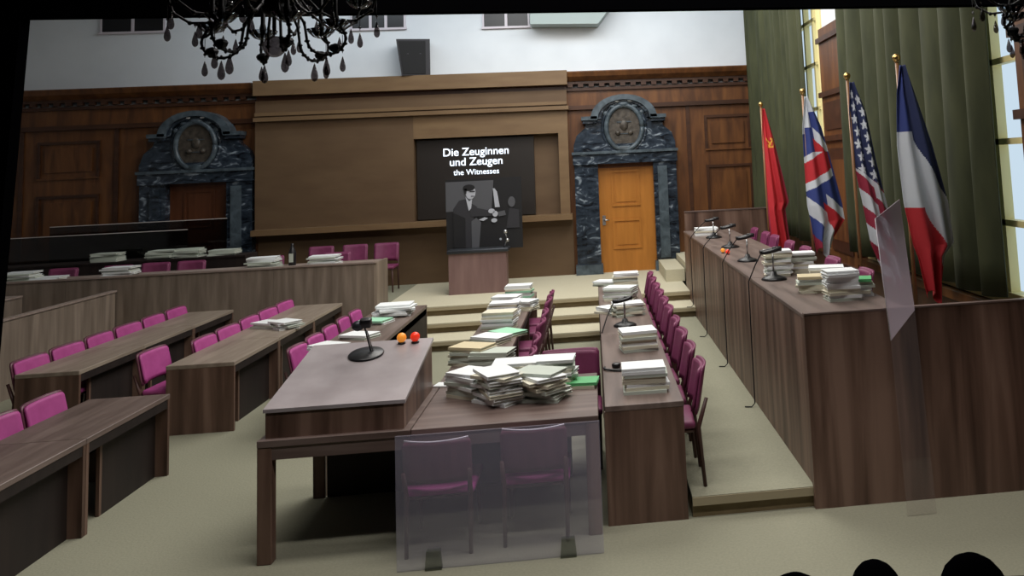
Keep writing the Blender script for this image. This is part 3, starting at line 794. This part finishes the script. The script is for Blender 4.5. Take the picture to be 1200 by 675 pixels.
# desks behind the lectern
stack(-2.38, 10.65, .76, 6, 'large white at the far end behind the lectern', w=.3, l=.4, rot=H2, jit=.35, sh=.03, body=(paper_w,))
stack(-2.5, 10.2, .76, 2, 'green-topped behind the lectern', rot=1.2, jit=.1, top=paper_pg, tname='pale green')
stack(-2.45, 9.35, .76, 2, 'flat and white just behind the lectern', rot=1.2, jit=.3)
stack(-2.62, 8.85, .76, 2, 'white and partly hidden by the lectern', rot=1.0, jit=.3)
# second desk row on the left
stack(-3.93, 11.0, .66, 3, 'left side of the heap on the second desk row', rot=1.2, jit=.4, sh=.03)
stack(-3.72, 10.9, .66, 4, 'right side of the heap on the second desk row', rot=.9, jit=.4, sh=.03)
# judges bench
stack(1.68, 13.0, 1.3, 5, 'by the farthest bench microphone', rot=H2, jit=.2)
stack(1.72, 8.12, 1.3, 11, 'left of the rear pair on the bench', w=.2, l=.25, h=.021, rot=H2-.1, jit=.15)
stack(1.98, 8.22, 1.3, 9, 'right of the rear pair on the bench', w=.2, l=.25, h=.021, rot=H2-.1, jit=.15)
stack(2.0, 7.38, 1.3, 7, 'in the middle of the near bench', w=.22, l=.3, h=.021, rot=H2-.25, jit=.15)
stack(1.78, 7.0, 1.3, 6, 'low and tan-topped on the near bench', w=.2, l=.26, rot=H2-.3, jit=.2, top=paper_t, tname='tan')
stack(1.88, 6.55, 1.3, 10, 'tallest and nearest on the bench', w=.2, l=.25, rot=H2-.05, jit=.12)
stack(2.04, 6.72, 1.3, 6, 'green-topped and nearest on the bench', w=.2, l=.26, rot=H2-.3, jit=.15, top=paper_gr, tname='green')
# dock
for x, y, z, n, w, tp in ((-8.42, 13.75, 1.12, 6, 'at the far left end of the dock shelf', paper_w), (-8.05, 13.75, 1.12, 2, 'flat beside the far left heap on the dock shelf', paper_w),
                    (-7.05, 13.75, 1.12, 6, 'white in the middle of the dock shelf', paper_w), (-5.0, 13.75, 1.12, 7, 'below the dark portal on the dock shelf', paper_w),
                    (-4.1, 13.75, 1.12, 6, 'near the right end of the dock shelf', paper_w),
                    (-7.85, 14.95, 1.25, 6, 'leftmost on the rear dock counter', paper_g), (-7.0, 14.95, 1.25, 6, 'second on the rear dock counter', paper_g),
                    (-6.62, 14.95, 1.25, 6, 'third on the rear dock counter', paper_g), (-6.05, 14.95, 1.25, 4, 'rightmost on the rear dock counter', paper_g)):
    stack(x, y, z, n, w, w=.26, l=.42, rot=H2, jit=.2, sh=.03, top=tp, body=(tp, paper_g), tname='white' if tp is paper_w else 'grey-green')
print('folders', nfold)
tag(MB().lathe([(.05, 0), (.055, .02), (.055, .2), (.03, .26), (.02, .3), (.02, .33)], blk, M=Matrix.Translation((-4.62, 13.85, 1.12))).box(-4.65, -4.59, 13.79, 13.80, 1.17, 1.3, paper_g).build('bottle'), 'dark bottle standing on the dock shelf left of the chairs', 'bottle')

# ------------------------------------------------------------------ microphones
def mic(x, y, z, label, edge, floor_z, name='microphone', s=1.0, rot=0.0):
    t = thing(name, label, 'microphone', (x, y, z), 0, 'black desk microphones on the bench')
    MB().lathe([(.115*s, 0), (.118*s, .012), (.09*s, .028), (.035*s, .045), (.022*s, .075)], blk).build('base', t)
    MB().tube([(0, 0, .06), (0, 0, .235)], .009*s, steel).build('stem', t)
    h = MB()
    n = 14; rg = [(-.02+.085*s*math.cos(2*PI*i/n), .05*s*math.sin(2*PI*i/n), .262+.015*math.cos(2*PI*i/n)) for i in range(n+1)]
    h.tube(rg, .018, blk, 8); h.rbox(-.12, -.05, -.035, .035, .235, .272, blk, .01); h.rbox(.0, .085, -.022, .022, .255, .298, blk, .01)
    h.build('head', t)
    if edge:
        ex, ey, ez = edge
        pts = [(-.1, 0, .255), ((ex-x)*.6-.04, (ey-y)*.5, .13), (ex-x, ey-y, ez-z+.012), (ex-x-.022, ey-y, ez-z-.03)]
        if floor_z is not None:
            pts += [(ex-x-.024, ey-y+.0, (floor_z-z)*.5), (ex-x-.024, ey-y, floor_z-z+.03), (ex-x-.06, ey-y-.03, floor_z-z+.008), (ex-x-.12, ey-y-.01, floor_z-z+.008)]
        MB().tube(pts, .006, blk2, 6).build('cable', t)
    return t
mic(1.62, 7.82, 1.3, 'black bench microphone nearest to the front, beside the file piles', (1.44, 8.02, 1.3), .14)
mic(1.66, 9.36, 1.3, 'second black bench microphone from the front', (1.44, 9.62, 1.3), .14)
mic(1.72, 10.92, 1.3, 'third black bench microphone, beyond the signal lamps', (1.44, 11.3, 1.3), .14)
mic(1.72, 12.4, 1.3, 'farthest black bench microphone in front of the white files', (1.44, 12.78, 1.3), .28)
mic(.28, 8.9, .78, 'black microphone among the files below the bench', (.045, 8.6, .78), None)
# lectern microphone
mx, my, mz = lect(.44, .76)
t = thing('microphone', 'black ball microphone on round base on the sloping lectern', 'microphone', (mx, my, mz)); t.rotation_euler = (math.atan(.1956), 0, 0)
MB().lathe([(.125, 0), (.128, .008), (.12, .016), (.02, .02)], blk, 28).build('base', t)
MB().tube([(.03, .02, .015), (.0, .01, .2)], .006, blk).tube([(.045, .02, .015), (.015, .01, .18)], .005, steel).build('stem', t)
MB().ball((-.045, 0, .225), .042, dgrey, sc_=(1.1, 1, .9)).rbox(-.03, .05, -.03, .035, .21, .275, blk, .01).build('head', t)

def lamp(p, m, col, where, r=.036):
    t = thing('signal_lamp', '%s round signal lamp %s' % (col, where), 'signal lamp', p, 0, 'round signal lamps')
    MB().lathe([(r*.8, 0), (r*.8, .008), (r*.5, .012)], blk).build('socket', t)
    MB().ball((0, 0, .008+r), r, m).build('bulb', t)
lamp(lect(.66, .93), orl, 'orange', 'at the back edge of the lectern')
lamp(lect(.76, .93), redl, 'red', 'at the back right corner of the lectern')
lamp((1.56, 10.12, 1.3), redl, 'red', 'on the judges bench, right of its pair', .026)
lamp((1.53, 10.3, 1.3), orl, 'orange', 'on the judges bench, left of its pair', .026)
# headset
t = thing('headset', 'black headphones lying on the desk by the nearest files below the bench', 'headphones', (.18, 7.08, .78))
MB().tube([(.14*math.cos(a), .10*math.sin(a), .012) for a in [PI*.9+PI*1.15*i/12 for i in range(13)]], .009, blk).build('headband', t)
for x in (-.04, .14):
    MB().lathe([(.03, 0), (.036, .01), (.036, .03), (.025, .038)], blk, M=Matrix.Translation((x, .03, .002))).build('ear_cup', t)
MB().tube([(-.1, -.02, .01), (-.06, -.1, .006), (.03, -.12, .006), (.08, -.16, .006), (.06, -.2, .006)], .004, blk, 6).build('cable', t)

# ------------------------------------------------------------------ chandeliers
def drop(p, s):
    s *= .88
    return MB().lathe([(.001, .052*s), (.004*s, .044*s), (.009*s, .026*s), (.014*s, .008*s), (.0165*s, -.008*s), (.0155*s, -.020*s), (.010*s, -.031*s), (.001, -.036*s)], g_drop, 12, Matrix.Translation(p))
def chandelier(loc, label, name='chandelier'):
    t = thing(name, label, 'chandelier', loc, 0, 'crystal chandeliers in the dark hall')
    # centre column of turned glass up to the ceiling, z=0 is the ball's centre
    c = MB(); c.tube([(0, 0, .06), (0, 0, 4.6-loc[2])], .008, iron)
    c.lathe([(.02, .12), (.045, .14), (.05, .17), (.02, .20), (.03, .24), (.06, .28), (.06, .31), (.02, .35), (.02, .6), (.05, .66), (.02, .72)], iron, 16)
    c.lathe([(.02, .17), (.09, .19), (.115, .215), (.11, .225), (.03, .21)], iron, 20)
    c.build('column', t)
    MB().ball((0, 0, 0), .043, g_drop, 18).tube([(0, 0, .04), (0, 0, .13)], .002, iron).ball((0, 0, .055), .008, g_drop).ball((0, 0, .078), .008, g_drop).build('crystal_ball', t)
    # lower tier: six arms dipping in a hook, each with a ribbed dish, candle tube and two drops
    for k in range(6):
        a = math.radians(-60+60*k); ca, sa = math.cos(a), math.sin(a)
        def P(r, z): return (r*ca, r*sa, z)
        pts = [P(.03, .24), P(.07, .17), P(.115, .09)]+[P(.20+.075*math.cos(th), .025+.065*math.sin(th)) for th in [PI+.1+(PI+.9)*i/12 for i in range(13)]]
        m = MB(); m.tube(pts, .0055, iron, 7)
        for i in range(1, len(pts)-1):
            q = Vector(pts[i]); m.ball(q, .0085, iron, 6, (1.3, .8, .8) if i % 2 else (.8, .8, 1.3))
        m.lathe([(.006, -.02), (.022, -.008), (.026, .004), (.02, .014), (.006, .02)], iron, 7, Matrix.Translation(P(.235, -.015)), smooth=False)
        m.build('arm', t)
        d = MB(); prof = [(.012, 0), (.034, .008), (.054, .028), (.058, .038), (.052, .036), (.028, .018), (.012, .010)]
        d.lathe(prof, g_bowl, 22, Matrix.Translation(P(.235, .06))); d.lathe([(.010, .02), (.014, .05), (.009, .07), (.009, .17), (.006, .175)], iron, 10, Matrix.Translation(P(.235, .06))); d.tube([P(.262, .045), P(.235, .065)], .005, iron, 6); d.build('dish', t)
        for r, z, s_ in ((.20, -.095, 1.0), (.262, -.085, .8)):
            m = drop(P(r, z), s_); m.tube([P(r, z+.05), P(r, z+.065 if r < .25 else z+.125)], .0014, iron, 5); m.ball(P(r, z+.062), .006, g_drop, 8); m.build('crystal_drop', t)
    # upper tier: long outer arms with dishes, beads and outermost drops
    for k in range(8):
        a = 2*PI*(k+.1)/8; ca, sa = math.cos(a), math.sin(a)
        def P(r, z): return (r*ca, r*sa, z)
        m = MB(); pts = [P(.03, .30), P(.10, .22), P(.17, .14), P(.24, .10), P(.31, .10), P(.37, .14), P(.39, .20), P(.39, .24)]; m.tube(pts, .0055, iron, 7)
        for q in pts[1:-1]: m.ball(q, .009, iron, 6)
        m.build('arm', t)
        d = MB(); d.lathe([(.012, 0), (.035, .008), (.052, .026), (.055, .034), (.048, .032), (.028, .016), (.012, .010)], g_bowl, 22, Matrix.Translation(P(.39, .2)))
        d.lathe([(.010, .02), (.014, .05), (.009, .07), (.009, .17), (.006, .175)], iron, 10, Matrix.Translation(P(.39, .2))); d.build('dish', t)
        for r, z, s_ in ((.39, .055, .85), (.29, .03, .8)):
            m = drop(P(r, z), s_); m.tube([P(r, z+.05), P(r, z+.13 if r > .35 else z+.075)], .0014, iron, 5); m.ball(P(r, z+.062), .006, g_drop, 8); m.build('crystal_drop', t)
    return t
chandelier((-1.235, 3.5, 2.935), 'black crystal chandelier with hanging drops in front of the white wall')
chandelier((2.13, 3.6, 2.93), 'black crystal chandelier cut by the right edge beside the window')

# ------------------------------------------------------------------ audience silhouettes (seated, backs to the viewer)
skin = mat('shadowed_skin', (.05, .03, .022), .6); cloth_k = mat('black_coat', (.006, .006, .008), .8); hair_k = mat('black_hair', (.002, .002, .0025), 1., spec=0.)
def person(x, y, ztop, base, label, yaw=0., long=False, wide=1.):
    fz = base
    k = (ztop-fz)/1.30
    t = thing('person', label, 'person', (x, y, fz), yaw, 'seated audience')
    # one continuous skinned body; local +y is forward
    V = [(0, 0, .50), (0, -.02, .66), (0, -.03, .84), (0, -.02, .98), (0, -.01, 1.05), (0, .01, 1.12), (0, .02, 1.20), (0, .015, 1.25)]
    Rr_ = [(.15, .13), (.14, .11), (.165, .115), (.12, .09), (.055, .055), (.07, .075), (.078, .095), (.06, .07)]
    E_ = [(i, i+1) for i in range(7)]
    def add(par, pts):
        for p, r in pts:
            V.append(p); Rr_.append(r); E_.append((par, len(V)-1)); par = len(V)-1
        return par
    for s in (-1, 1):
        e = add(3, [((s*.17, -.02, .97), (.06, .06)), ((s*.22, .02, .72), (.045, .045)), ((s*.15, .24, .63), (.032, .032)), ((s*.10, .31, .62), (.03, .018))])
        for q in range(4):
            add(e, [((s*(.10-.022*(q-1.5)), .35, .62), (.009, .009)), ((s*(.10-.022*(q-1.5)), .385-(.012 if q in (0, 3) else 0), .605), (.008, .008))])
        add(e-1+0, [((s*.09, .27, .60), (.010, .010)), ((s*.07, .30, .59), (.009, .009))])
        add(0, [((s*.10, .10, .50), (.09, .08)), ((s*.12, .46, .50), (.065, .06)), ((s*.12, .48, .10), (.045, .045)), ((s*.12, .50, .045), (.04, .035)), ((s*.12, .63, .03), (.035, .025))])
    me = bpy.data.meshes.new('body'); me.from_pydata(V, E_, []); 
    o = bpy.data.objects.new('body', me); C.objects.link(o); o.parent = t; o.scale = (1, 1, k)
    o.modifiers.new('skin', 'SKIN').use_smooth_shade = True
    if not me.skin_vertices:
        bm = bmesh.new(); bm.from_mesh(me); bm.verts.layers.skin.verify(); bm.to_mesh(me); bm.free()
    for i, r in enumerate(Rr_): me.skin_vertices[0].data[i].radius = r
    me.skin_vertices[0].data[0].use_root = True
    o.modifiers.new('sub', 'SUBSURF').levels = 2; o.modifiers['sub'].render_levels = 2
    me.materials.append(cloth_k)
    # head covering: hair cap, ears, nose and face as one child each
    hm = MB(); hz = 1.185*k
    hm.ball((0, .015, hz), .088, skin, 20, (.9, 1.08, 1.22)); hm.ball((0, .115, hz-.01), .014, skin, 8, (.8, 1, 1.4))
    for s in (-1, 1): hm.ball((s*.082, .01, hz-.01), .022, skin, 8, (.4, .8, 1.3)); hm.ball((s*.032, .098, hz+.02), .010, paper_w, 8)
    hm.box(-.022, .022, .1, .108, hz-.055, hz-.048, f_crim)
    hm.build('head', t)
    h = MB(); h.ball((0, -.005, hz+.018), .098*wide, hair_k, 20, (.95, 1.08, 1.10))
    if long: h.ball((0, -.05, hz-.09), .085, hair_k, 16, (1.0, .7, 1.4))
    for q in range(16):
        a = random.uniform(0, 2*PI); u = random.uniform(.3, 1)
        h.ball((.07*u*math.cos(a), -.01+.07*u*math.sin(a), hz+.09-.03*u), .022, hair_k, 8)
    h.build('hair', t)
    return t
def hall_chair(x, y, fz, label):
    t = thing('auditorium_chair', label, 'chair', (x, y, fz), 0, 'auditorium chairs')
    MB().rbox(-.22, .22, -.18, .26, .36, .41, blk2, .02).build('seat', t); MB().rbox(-.21, .21, -.22, -.19, .45, .85, blk2, .01).build('backrest', t)
    for sx in (-1, 1):
        for yy in (-.2, .24): MB().tube([(sx*.2, yy, .37 if yy > 0 else .8), (sx*.2, yy, 0)], .012, blk, 6).build('leg', t)
for x, y, zt, lb_, yw, lg, wd in ((.976, 3.2, .907, 'middle of the three dark audience heads at the lower right', .1, False, 1.), (.967, 2.3, 1.325, 'audience head farthest right, with fuller dark hair', -.1, True, 1.0), (.489, 2.3, 1.318, 'audience member at the left of the three, only the crown of the hair showing', 0, False, 1.)):
    person(x, y, zt, -.05 if y < 3 else -.35, lb_, yw, lg, wd); hall_chair(x, y, -.05 if y < 3 else -.35, 'black auditorium chair under the ' + {.976: 'middle', .967: 'right', .489: 'left'}[x] + ' audience member')

# ------------------------------------------------------------------ lights
def area(name, loc, rot, sx, sy, e, col=(1, 1, 1)):
    l = bpy.data.lights.new(name, 'AREA'); l.shape = 'RECTANGLE'; l.size = sx; l.size_y = sy; l.energy = e; l.color = col
    o = bpy.data.objects.new(name, l); C.objects.link(o); o.location = loc; o.rotation_euler = rot; return o
area('ceiling_light_rear', (.0, 13.2, 6.1), (0, 0, 0), 5, 2.5, 200, (1, .97, .92))
area('ceiling_light_middle', (.3, 9.8, 6.1), (0, 0, 0), 4, 3, 225, (1, .97, .92))
area('ceiling_light_front', (-.6, 5.7, 5.6), (math.radians(32), 0, 0), 5, 1.0, 135, (1, .95, .9))
area('added_front_fill', (.9, 4.12, 4.1), (math.radians(33), 0, 0), 5, .25, 78, (1, .95, .92))  # added fill without a visible source, brightens the nearest furniture faces
area('wall_washer', (-1.5, 14.6, 6.0), (math.radians(42), 0, 0), 10, .5, 62, (.82, .92, 1))
w = bpy.data.worlds.new('world'); sc.world = w; w.use_nodes = True
w.node_tree.nodes['Background'].inputs[0].default_value = (.5, .6, .7, 1); w.node_tree.nodes['Background'].inputs[1].default_value = .0

vs_ = sc.view_settings
sc.display_settings.display_device = 'sRGB'; vs_.view_transform = 'Standard'; vs_.look = 'None'; vs_.exposure = 0.22; vs_.gamma = 1; vs_.use_curve_mapping = False
